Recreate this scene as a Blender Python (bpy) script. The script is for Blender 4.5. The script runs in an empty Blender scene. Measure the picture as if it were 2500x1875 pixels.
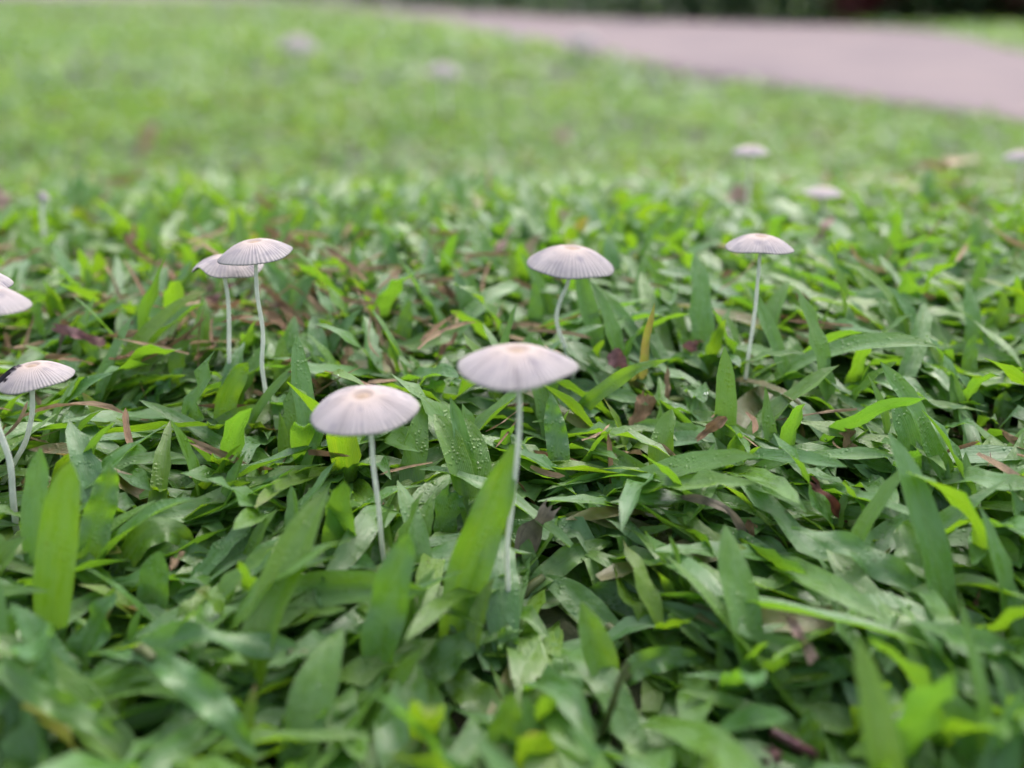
import bpy, math, random
import numpy as np
from mathutils import Vector, Matrix

# ------------------------------------------------------------------ camera
SC = bpy.context.scene
COL = SC.collection
R = math.radians
FPX, CX, CY = 2681.0, 1250.0, 937.5          # focal length and centre in photo pixels
PITCH = math.atan((937.5 + 50.0) / FPX)      # horizon lies 50 px above the frame
CAMZ = 0.192
cd = bpy.data.cameras.new('camera')
cam = bpy.data.objects.new('camera', cd)
COL.objects.link(cam)
cam.location = (0, 0, CAMZ)
cam.rotation_euler = (math.pi / 2 - PITCH, 0, 0)
cd.sensor_width = 36.0
cd.lens = 36.0 * FPX / 2500.0
cd.clip_start = 0.01
cd.clip_end = 400.0
cd.dof.use_dof = True
cd.dof.focus_distance = 0.294
cd.dof.aperture_fstop = 6.0
SC.camera = cam

# ------------------------------------------------------------------ sky and sun (overcast after rain)
SUN_EL, SUN_AZ = R(58), R(20)                # azimuth from +Y (ahead of the camera) towards +X
w = bpy.data.worlds.new('World')
SC.world = w
w.use_nodes = True
nt = w.node_tree
nt.nodes.clear()
sky = nt.nodes.new('ShaderNodeTexSky')
sky.sky_type = 'NISHITA'
sky.sun_disc = False
sky.sun_elevation = SUN_EL
sky.sun_rotation = SUN_AZ
sky.air_density = 1.0
sky.dust_density = 4.0
hsv = nt.nodes.new('ShaderNodeHueSaturation')
hsv.inputs['Saturation'].default_value = 0.62
bg = nt.nodes.new('ShaderNodeBackground')
bg.inputs['Strength'].default_value = 0.15
wo = nt.nodes.new('ShaderNodeOutputWorld')
nt.links.new(sky.outputs['Color'], hsv.inputs['Color'])
nt.links.new(hsv.outputs['Color'], bg.inputs['Color'])
nt.links.new(bg.outputs['Background'], wo.inputs['Surface'])
sl = bpy.data.lights.new('sun', 'SUN')
sl.energy = 1.1
sl.angle = R(45)
sl.color = (1.0, 0.96, 0.93)
sun = bpy.data.objects.new('sun', sl)
COL.objects.link(sun)
sd = Vector((math.sin(SUN_AZ) * math.cos(SUN_EL), math.cos(SUN_AZ) * math.cos(SUN_EL), math.sin(SUN_EL)))
sun.rotation_euler = sd.to_track_quat('Z', 'Y').to_euler()
SC.view_settings.view_transform = 'Standard'
SC.view_settings.look = 'None'
SC.view_settings.exposure = 1.30
SC.view_settings.gamma = 1.0
SC.render.engine = 'CYCLES'
SC.cycles.use_denoising = True
SC.cycles.max_bounces = 10
SC.cycles.transmission_bounces = 6
SC.cycles.diffuse_bounces = 7
SC.cycles.sample_clamp_indirect = 4.0

rng = np.random.default_rng(11)
random.seed(5)

# ------------------------------------------------------------------ pixel -> place helpers
CP, SP = math.cos(PITCH), math.sin(PITCH)

def ray(px, py):
    a, b = (px - CX) / FPX, -(py - CY) / FPX
    return np.array([a, CP + b * SP, -SP + b * CP])

def at(px, py, Y):
    d = ray(px, py)
    k = Y / d[1]
    return np.array([0, 0, CAMZ]) + d * k

def slope(y):
    """the lawn climbs to a low ridge nearly half a metre off, then falls away and runs level to the path"""
    t = np.clip((y - 0.05) / 0.39, 0, 1)
    d = np.clip((y - 0.41) / 1.10, 0, 1)
    return 0.068 * (1.5 * t - 0.5 * t ** 3) - 0.125 * d * d * (3 - 2 * d)

_YS = np.geomspace(0.03, 80.0, 9000)

def gpt(px, py, z=0.0):
    """the first place where the ray through a pixel meets the surface z above the lawn"""
    d = ray(px, py)
    k = _YS / d[1]
    below = CAMZ + d[2] * k < slope(_YS) + z
    i = int(np.argmax(below))
    return np.array([0, 0, CAMZ]) + d * k[i]

def project(P):
    """world points (...,3) -> photo pixel x, y and depth along the camera axis"""
    q = P - np.array([0, 0, CAMZ])
    dep = q[..., 1] * CP - q[..., 2] * SP
    up = q[..., 1] * SP + q[..., 2] * CP
    dd = np.maximum(dep, 1e-4)
    return CX + FPX * q[..., 0] / dd, CY - FPX * up / dd, dep

def hz(x, y):
    """gentle unevenness of the lawn (metres)"""
    return slope(y) + (0.0018 * np.sin(x * 17 + 1.3) * np.cos(y * 13 + 0.4) + 0.001 * np.sin(x * 41 + y * 29)
            + 0.006 * np.sin(x * 2.1 + 0.3) * np.sin(y * 1.7 + 0.2))

# ------------------------------------------------------------------ object helpers
def tag(o, label=None, cat=None, group=None, kind=None):
    if label: o['label'] = label
    if cat: o['category'] = cat
    if group: o['group'] = group
    if kind: o['kind'] = kind
    return o

def empty(name, loc):
    o = bpy.data.objects.new(name, None)
    o.empty_display_size = 0.005
    o.location = [float(v) for v in loc]
    COL.objects.link(o)
    return o

def mesh_np(name, V, F, mat, parent=None, uv=None, attrs=None, smooth=True):
    """V (n,3), F (m,4) quads or (m,3) tris; uv (n,2) per vertex; attrs {name: (n,)}"""
    V = np.ascontiguousarray(V, dtype=np.float32)
    F = np.ascontiguousarray(F, dtype=np.int32)
    me = bpy.data.meshes.new(name)
    k = F.shape[1]
    me.vertices.add(len(V)); me.vertices.foreach_set('co', V.ravel())
    me.loops.add(F.size); me.loops.foreach_set('vertex_index', F.ravel())
    me.polygons.add(len(F))
    me.polygons.foreach_set('loop_start', np.arange(0, F.size, k, dtype=np.int32))
    me.polygons.foreach_set('loop_total', np.full(len(F), k, dtype=np.int32))
    if smooth:
        me.polygons.foreach_set('use_smooth', np.ones(len(F), dtype=bool))
    if uv is not None:
        l = me.uv_layers.new(name='UVMap')
        l.data.foreach_set('uv', np.ascontiguousarray(uv[F.ravel()], dtype=np.float32).ravel())
    for an, av in (attrs or {}).items():
        a = me.attributes.new(an, 'FLOAT', 'POINT')
        a.data.foreach_set('value', np.ascontiguousarray(av, dtype=np.float32))
    me.update(calc_edges=True)
    me.materials.append(mat)
    o = bpy.data.objects.new(name, me)
    COL.objects.link(o)
    if parent: o.parent = parent
    return o

def grid_faces(nr, nc, close=False):
    r = np.arange(nr - 1)[:, None]
    c = np.arange(nc if close else nc - 1)[None, :]
    c2 = (c + 1) % nc
    return np.stack([r * nc + c, r * nc + c2, (r + 1) * nc + c2, (r + 1) * nc + c], -1).reshape(-1, 4)

# ------------------------------------------------------------------ node helpers
class N:
    def __init__(s, name):
        s.m = bpy.data.materials.new(name)
        s.m.use_nodes = True
        s.t = s.m.node_tree
        s.t.nodes.clear()
        s.out = s.t.nodes.new('ShaderNodeOutputMaterial')
    def n(s, typ, **kw):
        o = s.t.nodes.new('ShaderNode' + typ)
        for k, v in kw.items(): setattr(o, k, v)
        return o
    def l(s, a, b): s.t.links.new(a, b)
    def set(s, node, **kw):
        for k, v in kw.items():
            i = node.inputs[k.replace('_', ' ')]
            if hasattr(v, 'is_linked'): s.l(v, i)
            else: i.default_value = v
        return node
    def attr(s, name): return s.n('Attribute', attribute_name=name).outputs['Fac']
    def math(s, op, a, b=None, c=None, clamp=False):
        o = s.n('Math', operation=op, use_clamp=clamp)
        for i, v in enumerate((a, b, c)):
            if v is None: continue
            if hasattr(v, 'is_linked'): s.l(v, o.inputs[i])
            else: o.inputs[i].default_value = v
        return o.outputs[0]
    def mix(s, f, a, b, blend='MIX'):
        o = s.n('Mix', data_type='RGBA', blend_type=blend)
        for i, v in ((0, f), (6, a), (7, b)):
            if hasattr(v, 'is_linked'): s.l(v, o.inputs[i])
            elif i == 0: o.inputs[0].default_value = v
            else: o.inputs[i].default_value = (*v, 1)
        return o.outputs[2]
    def ramp(s, f, stops, interp='LINEAR'):
        o = s.n('ValToRGB')
        e = o.color_ramp.elements
        o.color_ramp.interpolation = interp
        while len(e) < len(stops): e.new(0.5)
        for q, (p, c) in zip(e, stops):
            q.position = p
            q.color = (*c, 1) if len(c) == 3 else c
        s.l(f, o.inputs[0])
        return o.outputs[0]
    def noise(s, vec, scale, detail=3, rough=0.55):
        o = s.n('TexNoise')
        o.inputs['Scale'].default_value = scale
        o.inputs['Detail'].default_value = detail
        o.inputs['Roughness'].default_value = rough
        if vec is not None: s.l(vec, o.inputs['Vector'])
        return o.outputs['Fac']
    def range(s, v, a, b, c=0.0, d=1.0):
        o = s.n('MapRange')
        s.l(v, o.inputs[0])
        for i, x in enumerate((a, b, c, d)): o.inputs[i + 1].default_value = x
        return o.outputs[0]
    def bump(s, h, strength, dist):
        o = s.n('Bump')
        o.inputs['Strength'].default_value = strength
        o.inputs['Distance'].default_value = dist
        s.l(h, o.inputs['Height'])
        return o.outputs['Normal']

def g3(v): return (v, v, v)

# ------------------------------------------------------------------ materials
def mat_leaf(name='wet_grass_leaf', detail=True):
    m = N(name)
    rnd, dry = m.attr('rnd'), m.attr('dry')
    geo = m.n('NewGeometry').outputs['Position']
    uvn = m.n('UVMap')
    sep = m.n('SeparateXYZ'); m.l(uvn.outputs[0], sep.inputs[0])
    u, v = sep.outputs[0], sep.outputs[1]
    base = m.ramp(rnd, [(0.0, (0.062, 0.185, 0.050)), (0.35, (0.090, 0.225, 0.036)), (0.7, (0.125, 0.255, 0.024)), (1.0, (0.165, 0.275, 0.018))])
    trans = m.ramp(rnd, [(0.0, (0.19, 0.40, 0.024)), (0.5, (0.26, 0.45, 0.014)), (1.0, (0.34, 0.49, 0.010))])
    # stretched along the blade: pale waxy bloom, broken by darker patches where the film of rain lies
    cv = m.n('CombineXYZ')
    m.l(m.math('MULTIPLY', u, 1.6), cv.inputs[0]); m.l(m.math('MULTIPLY', v, 2.6), cv.inputs[1]); m.l(m.math('MULTIPLY', rnd, 57.0), cv.inputs[2])
    patch = m.noise(cv.outputs[0], 2.1, 4, 0.6)
    bloom = m.range(patch, 0.44, 0.56, 1, 0)
    bloom = m.math('MULTIPLY', bloom, m.range(rnd, 0.25, 0.9, 0.95, 0.25))
    base = m.mix(m.math('MULTIPLY', bloom, 0.44), base, (0.19, 0.345, 0.185))
    blot = m.noise(geo, 130, 3)
    base = m.mix(m.range(blot, 0.45, 0.75, 0, 0.35), base, m.mix(0.5, base, (0.12, 0.18, 0.03)))
    if not detail:
        base = m.mix(0.30, base, (0.160, 0.285, 0.060))
        trans = m.mix(0.3, trans, (0.25, 0.43, 0.03))
    if detail:
        # parallel veins and the paler midrib
        vein = m.math('SINE', m.math('MULTIPLY', u, 100.0))
        vein = m.range(vein, -1, 1, 0, 1)
        mid = m.math('ABSOLUTE', m.math('SUBTRACT', u, 0.5))
        midr = m.range(mid, 0.0, 0.04, 1, 0)
        edge = m.range(mid, 0.462, 0.5, 0, 1)
        base = m.mix(m.math('MULTIPLY', vein, 0.14), base, (0.16, 0.25, 0.08))
        base = m.mix(m.math('MULTIPLY', midr, 0.4), base, (0.17, 0.28, 0.09))
        base = m.mix(m.math('MULTIPLY', edge, 0.45), base, (0.22, 0.33, 0.10))
        trans = m.mix(m.math('MULTIPLY', vein, 0.25), trans, (0.10, 0.24, 0.01))
        fibre = m.n('CombineXYZ')
        m.l(m.math('MULTIPLY', u, 14.0), fibre.inputs[0]); m.l(v, fibre.inputs[1]); m.l(m.math('MULTIPLY', rnd, 31.0), fibre.inputs[2])
        fb = m.noise(fibre.outputs[0], 1.6, 3)
        trans = m.mix(m.range(fb, 0.38, 0.66, 0, 0.6), trans, (0.12, 0.34, 0.008))
    # yellow-brown withering: tips of some blades, whole of the dry ones
    wv = m.noise(geo, 260, 3)
    tipw = m.math('MULTIPLY', m.range(v, 0.78, 1.0, 0, 1), m.range(rnd, 0.80, 0.95, 0, 1.5))
    wit = m.math('ADD', dry, m.math('MULTIPLY', tipw, wv), clamp=True)
    wit = m.math('MULTIPLY', wit, m.range(wv, 0.25, 0.6, 0.5, 1.0), clamp=True)
    straw = m.ramp(m.noise(geo, 180, 2), [(0.3, (0.16, 0.075, 0.03)), (0.5, (0.30, 0.19, 0.09)), (0.7, (0.42, 0.31, 0.20))])
    base = m.mix(wit, base, straw)
    trans = m.mix(wit, trans, (0.30, 0.17, 0.06))
    # small necrotic specks
    vo = m.n('TexVoronoi'); vo.inputs['Scale'].default_value = 210
    m.l(geo, vo.inputs['Vector'])
    spk = m.math('MULTIPLY', m.range(vo.outputs['Distance'], 0.05, 0.16, 1, 0), m.range(m.noise(geo, 60, 1), 0.56, 0.64, 0, 0.7))
    base = m.mix(spk, base, (0.05, 0.045, 0.015))
    p = m.n('BsdfPrincipled')
    rough = m.math('ADD', m.range(patch, 0.40, 0.58, 0.50 if detail else 0.55, 0.27 if detail else 0.34), m.math('MULTIPLY', wit, 0.2))
    m.set(p, Base_Color=base, Roughness=rough)
    p.inputs['IOR'].default_value = 1.48
    p.inputs['Specular IOR Level'].default_value = 0.75
    m.l(m.range(patch, 0.40, 0.62, 0.12 if detail else 0.0, 0.55 if detail else 0.1), p.inputs['Coat Weight'])
    p.inputs['Coat Roughness'].default_value = 0.22
    p.inputs['Coat IOR'].default_value = 1.4
    if detail:
        bead = m.n('TexVoronoi'); bead.inputs['Scale'].default_value = 800
        m.l(geo, bead.inputs['Vector'])
        bd = m.math('MULTIPLY', m.range(bead.outputs['Distance'], 0.12, 0.42, 1, 0), m.range(m.noise(geo, 150, 2), 0.48, 0.6, 0, 1))
        h = m.math('ADD', m.math('MULTIPLY', vein, 0.16), m.math('MULTIPLY', m.noise(geo, 420, 3), 0.9))
        h = m.math('ADD', h, m.math('MULTIPLY', bd, 0.9))
        h = m.math('ADD', h, m.math('MULTIPLY', m.noise(geo, 130, 2), 1.4))
        nb = m.bump(h, 0.6, 0.0006)
        m.l(nb, p.inputs['Normal'])
    tr = m.n('BsdfTranslucent')
    m.l(trans, tr.inputs['Color'])
    mx = m.n('MixShader'); mx.inputs[0].default_value = 0.42
    m.l(p.outputs[0], mx.inputs[1]); m.l(tr.outputs[0], mx.inputs[2])
    m.l(mx.outputs[0], m.out.inputs['Surface'])
    return m.m

def mat_dry(name, c0, c1, c2):
    m = N(name)
    geo = m.n('NewGeometry').outputs['Position']
    uvn = m.n('UVMap')
    mp = m.n('Mapping'); mp.inputs['Scale'].default_value = (26, 2.5, 1)
    m.l(uvn.outputs[0], mp.inputs['Vector'])
    fib = m.noise(mp.outputs[0], 2.2, 4, 0.65)
    col = m.ramp(fib, [(0.28, c0), (0.5, c1), (0.72, c2)])
    col = m.mix(m.range(m.noise(geo, 230, 3), 0.5, 0.72, 0, 0.6), col, tuple(v * 0.45 for v in c0))
    p = m.n('BsdfPrincipled')
    m.set(p, Base_Color=col, Roughness=0.6)
    m.l(m.bump(fib, 0.8, 0.0006), p.inputs['Normal'])
    tr = m.n('BsdfTranslucent'); m.l(col, tr.inputs['Color'])
    mx = m.n('MixShader'); mx.inputs[0].default_value = 0.2
    m.l(p.outputs[0], mx.inputs[1]); m.l(tr.outputs[0], mx.inputs[2])
    m.l(mx.outputs[0], m.out.inputs['Surface'])
    return m.m

def mat_cap():
    m = N('mushroom_cap')
    uvn = m.n('UVMap')
    sep = m.n('SeparateXYZ'); m.l(uvn.outputs[0], sep.inputs[0])
    ang, rad = sep.outputs[0], sep.outputs[1]
    geo = m.n('TexCoord').outputs['Object']
    groove, rot = m.attr('groove'), m.attr('rot')
    seed = m.n('ObjectInfo').outputs['Random']
    col = m.ramp(rad, [(0.0, (0.418, 0.313, 0.231)), (0.09, (0.418, 0.304, 0.224)), (0.15, (0.392, 0.304, 0.261)), (0.26, (0.553, 0.452, 0.407)),
                       (0.55, (0.528, 0.456, 0.449)), (0.85, (0.476, 0.427, 0.435)), (1.0, (0.501, 0.456, 0.435))])
    # radial fibres and broad weathered streaks
    cv = m.n('CombineXYZ')
    m.l(m.math('MULTIPLY', ang, 1.0), cv.inputs[0]); m.l(m.math('MULTIPLY', rad, 0.05), cv.inputs[1])
    m.l(m.math('MULTIPLY', seed, 37.0), cv.inputs[2])
    fib = m.noise(cv.outputs[0], 90, 3)
    col = m.mix(m.range(fib, 0.45, 0.75, 0, 0.28), col, (0.334, 0.295, 0.309))
    cv2 = m.n('CombineXYZ')
    m.l(ang, cv2.inputs[0]); m.l(m.math('MULTIPLY', rad, 0.22), cv2.inputs[1]); m.l(m.math('MULTIPLY', seed, 91.0), cv2.inputs[2])
    stk = m.noise(cv2.outputs[0], 11, 2)
    stk = m.math('MULTIPLY', m.range(stk, 0.52, 0.68, 0, 0.62), m.range(rad, 0.2, 0.5, 0, 1))
    col = m.mix(stk, col, (0.252, 0.233, 0.277))
    col = m.mix(m.math('MULTIPLY', groove, 0.33), col, (0.225, 0.197, 0.219))
    col = m.mix(m.range(m.noise(geo, 420, 3), 0.5, 0.8, 0, 0.25), col, (0.418, 0.370, 0.332))
    col = m.mix(rot, col, (0.024, 0.020, 0.027))
    p = m.n('BsdfPrincipled')
    m.set(p, Base_Color=col, Roughness=0.75)
    p.inputs['Specular IOR Level'].default_value = 0.25
    m.l(m.bump(m.math('ADD', fib, m.noise(geo, 900, 2)), 0.35, 0.0002), p.inputs['Normal'])
    tr = m.n('BsdfTranslucent'); m.l(col, tr.inputs['Color'])
    mx = m.n('MixShader'); mx.inputs[0].default_value = 0.22
    m.l(p.outputs[0], mx.inputs[1]); m.l(tr.outputs[0], mx.inputs[2])
    m.l(mx.outputs[0], m.out.inputs['Surface'])
    return m.m

def mat_simple(name, c, rough=0.6, spec=0.4, trans=0.0, var=0.2, scale=300, bump=0.2, bd=0.0003):
    m = N(name)
    geo = m.n('NewGeometry').outputs['Position']
    n1 = m.noise(geo, scale, 4)
    col = m.mix(m.range(n1, 0.3, 0.7, 0, 1), tuple(v * (1 - var) for v in c), tuple(min(1, v * (1 + var)) for v in c))
    p = m.n('BsdfPrincipled')
    m.set(p, Base_Color=col, Roughness=rough)
    p.inputs['Specular IOR Level'].default_value = spec
    m.l(m.bump(n1, bump, bd), p.inputs['Normal'])
    if trans:
        tr = m.n('BsdfTranslucent'); m.l(col, tr.inputs['Color'])
        mx = m.n('MixShader'); mx.inputs[0].default_value = trans
        m.l(p.outputs[0], mx.inputs[1]); m.l(tr.outputs[0], mx.inputs[2])
        m.l(mx.outputs[0], m.out.inputs['Surface'])
    else:
        m.l(p.outputs[0], m.out.inputs['Surface'])
    return m.m

def mat_ground():
    m = N('soil_and_moss')
    geo = m.n('NewGeometry').outputs['Position']
    a = m.noise(geo, 120, 5)
    b = m.noise(geo, 14, 3)
    soil = m.ramp(a, [(0.3, (0.010, 0.007, 0.005)), (0.55, (0.028, 0.019, 0.012)), (0.75, (0.075, 0.050, 0.030))])
    col = m.mix(m.range(b, 0.4, 0.65, 0.15, 0.75), soil, (0.035, 0.070, 0.014))
    p = m.n('BsdfPrincipled')
    m.set(p, Base_Color=col, Roughness=0.85)
    m.l(m.bump(a, 0.8, 0.004), p.inputs['Normal'])
    m.l(p.outputs[0], m.out.inputs['Surface'])
    return m.m

def mat_path():
    m = N('pinkish_concrete')
    geo = m.n('NewGeometry').outputs['Position']
    a = m.noise(geo, 2.2, 5)
    b = m.noise(geo, 240, 3)
    col = m.ramp(a, [(0.3, (0.150, 0.117, 0.128)), (0.5, (0.196, 0.153, 0.158)), (0.7, (0.238, 0.184, 0.178))])
    col = m.mix(m.range(b, 0.4, 0.7, 0, 0.35), col, (0.115, 0.095, 0.105))
    p = m.n('BsdfPrincipled')
    m.set(p, Base_Color=col, Roughness=0.9)
    p.inputs['Specular IOR Level'].default_value = 0.2
    m.l(m.bump(b, 0.5, 0.002), p.inputs['Normal'])
    m.l(p.outputs[0], m.out.inputs['Surface'])
    return m.m

def mat_water():
    m = N('water_drop')
    p = m.n('BsdfPrincipled')
    m.set(p, Base_Color=(0.95, 1.0, 0.97, 1), Roughness=0.02)
    p.inputs['IOR'].default_value = 1.33
    p.inputs['Transmission Weight'].default_value = 1.0
    m.l(p.outputs[0], m.out.inputs['Surface'])
    return m.m

M = dict(
    leaf=mat_leaf(), leaf_far=mat_leaf('lawn_leaf', False),
    tan=mat_dry('dry_straw', (0.20, 0.11, 0.055), (0.42, 0.28, 0.16), (0.60, 0.46, 0.32)),
    brown=mat_dry('dry_brown', (0.13, 0.060, 0.028), (0.32, 0.185, 0.095), (0.52, 0.38, 0.25)),
    rust=mat_dry('dry_rust', (0.09, 0.022, 0.014), (0.15, 0.045, 0.026), (0.24, 0.09, 0.05)),
    mauve=mat_dry('dry_mauve', (0.13, 0.050, 0.055), (0.24, 0.105, 0.115), (0.36, 0.22, 0.21)),
    grey=mat_dry('dry_grey', (0.10, 0.075, 0.055), (0.23, 0.19, 0.145), (0.36, 0.31, 0.24)),
    pink=mat_dry('dry_pink', (0.26, 0.14, 0.11), (0.46, 0.30, 0.25), (0.62, 0.47, 0.40)),
    cap=mat_cap(),
    stem=mat_simple('mushroom_stem', (0.82, 0.83, 0.76), 0.5, 0.35, 0.42, 0.10, 500, 0.25, 0.0002),
    gill=mat_simple('mushroom_gill', (0.085, 0.075, 0.08), 0.8, 0.2, 0.25, 0.2, 400),
    disc=mat_simple('cap_centre', (0.42, 0.30, 0.22), 0.75, 0.2, 0.1, 0.14, 700, 0.5, 0.0002),
    ground=mat_ground(), path=mat_path(), water=mat_water(),
    runner=mat_simple('grass_runner', (0.10, 0.12, 0.04), 0.5, 0.4, 0.1, 0.4, 220),
    purple=mat_simple('purple_runner', (0.085, 0.03, 0.04), 0.5, 0.4, 0.1, 0.4, 220),
    clover=mat_simple('clover_leaf', (0.035, 0.12, 0.055), 0.45, 0.4, 0.3, 0.25, 260),
    shrub=mat_simple('shrub_leaf', (0.030, 0.085, 0.022), 0.45, 0.4, 0.3, 0.5, 9),
    shrub_red=mat_simple('shrub_leaf_red', (0.12, 0.030, 0.028), 0.45, 0.4, 0.3, 0.5, 9),
    wood=mat_simple('shrub_wood', (0.09, 0.06, 0.04), 0.8, 0.2, 0, 0.3, 60),
)

# ------------------------------------------------------------------ the setting
def build_ground():
    xs = np.concatenate([[-150, -40, -12, -6], np.arange(-4, -1, 0.15), np.arange(-1, 1, 0.03), np.arange(1, 4, 0.15), [4, 6, 12, 40, 150]])
    ys = np.concatenate([[-150, -40, -10, -4, -2], np.arange(-1, 1.2, 0.03), np.arange(1.2, 7, 0.15), [7, 9, 14, 40, 200]])
    X, Y = np.meshgrid(xs, ys)
    Z = slope(Y) + (hz(X, Y) - slope(Y)) * np.clip(3 - np.hypot(X, Y) / 4, 0, 1)
    V = np.stack([X, Y, Z], -1).reshape(-1, 3)
    o = mesh_np('ground', V, grid_faces(len(ys), len(xs)), M['ground'])
    tag(o, 'dark damp soil under the lawn', kind='structure')
build_ground()

NEAR = [(-500, -20), (0, -12), (400, -4), (700, 0), (950, 26), (1250, 84), (1600, 145), (1900, 190), (2200, 228), (2500, 270), (3000, 340)]
FAR = [(-500, -30), (0, -26), (600, -14), (1100, 20), (1600, 44), (2000, 52), (2280, 66), (2400, 92), (2500, 118), (3000, 190)]
ZP = float(slope(9.0))
near_e = np.array([gpt(x, y, 0.030)[:2] for x, y in NEAR])
far_e = np.array([gpt(x, y, 0.022)[:2] for x, y in FAR])

def resample(P, n):
    d = np.r_[0, np.cumsum(np.linalg.norm(np.diff(P, axis=0), axis=1))]
    t = np.linspace(0, d[-1], n)
    return np.stack([np.interp(t, d, P[:, k]) for k in range(P.shape[1])], 1)

def build_path():
    a, b = resample(near_e, 60), resample(far_e, 60)
    nz = 14
    V = np.array([[(a * (1 - t) + b * t)[i][0], (a * (1 - t) + b * t)[i][1], ZP + 0.010] for t in np.linspace(0, 1, nz) for i in range(60)])
    # bevelled sides going into the soil
    lo1 = np.c_[a, np.full(60, ZP - 0.02)]
    lo2 = np.c_[b, np.full(60, ZP - 0.02)]
    V = np.concatenate([lo1, V, lo2])
    o = mesh_np('path', V, grid_faces(nz + 2, 60), M['path'], smooth=False)
    tag(o, 'pinkish grey concrete path crossing behind the lawn', kind='structure')
build_path()
path_poly = np.concatenate([resample(near_e, 40), resample(far_e, 40)[::-1]])

def in_path(x, y):
    n = len(path_poly)
    inside = np.zeros(len(x), bool)
    j = n - 1
    for i in range(n):
        xi, yi = path_poly[i]; xj, yj = path_poly[j]
        c = ((yi > y) != (yj > y)) & (x < (xj - xi) * (y - yi) / (yj - yi + 1e-12) + xi)
        inside ^= c
        j = i
    return inside

# ------------------------------------------------------------------ mushrooms
def catmull(P, n):
    P = np.asarray(P, float)
    if len(P) == 2:
        return P[0] + (P[1] - P[0]) * np.linspace(0, 1, n)[:, None]
    Q = np.concatenate([[2 * P[0] - P[1]], P, [2 * P[-1] - P[-2]]])
    out = []
    m = len(P) - 1
    for t in np.linspace(0, m - 1e-9, n):
        i = int(t); f = t - i
        a, b, c, d = Q[i], Q[i + 1], Q[i + 2], Q[i + 3]
        out.append(0.5 * ((2 * b) + (c - a) * f + (2 * a - 5 * b + 4 * c - d) * f ** 2 + (3 * b - a - 3 * c + d) * f ** 3))
    return np.array(out)

def tube(C, rad, ns=14):
    C = np.asarray(C); n = len(C)
    T = np.gradient(C, axis=0); T /= np.linalg.norm(T, axis=1)[:, None]
    ref = np.array([0, 1.0, 0]) if abs(T[n // 2][1]) < 0.8 else np.array([1.0, 0, 0])
    S = np.cross(T, ref); S /= np.linalg.norm(S, axis=1)[:, None]
    U = np.cross(S, T)
    th = np.linspace(0, 2 * np.pi, ns, endpoint=False)
    rad = np.broadcast_to(rad, (n,))
    V = C[:, None] + rad[:, None, None] * (np.cos(th)[None, :, None] * S[:, None] + np.sin(th)[None, :, None] * U[:, None])
    return V.reshape(-1, 3), grid_faces(n, ns, True)

PROTECT = []      # (kind, data, depth): outlines scattered grass must not stand in front of

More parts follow.
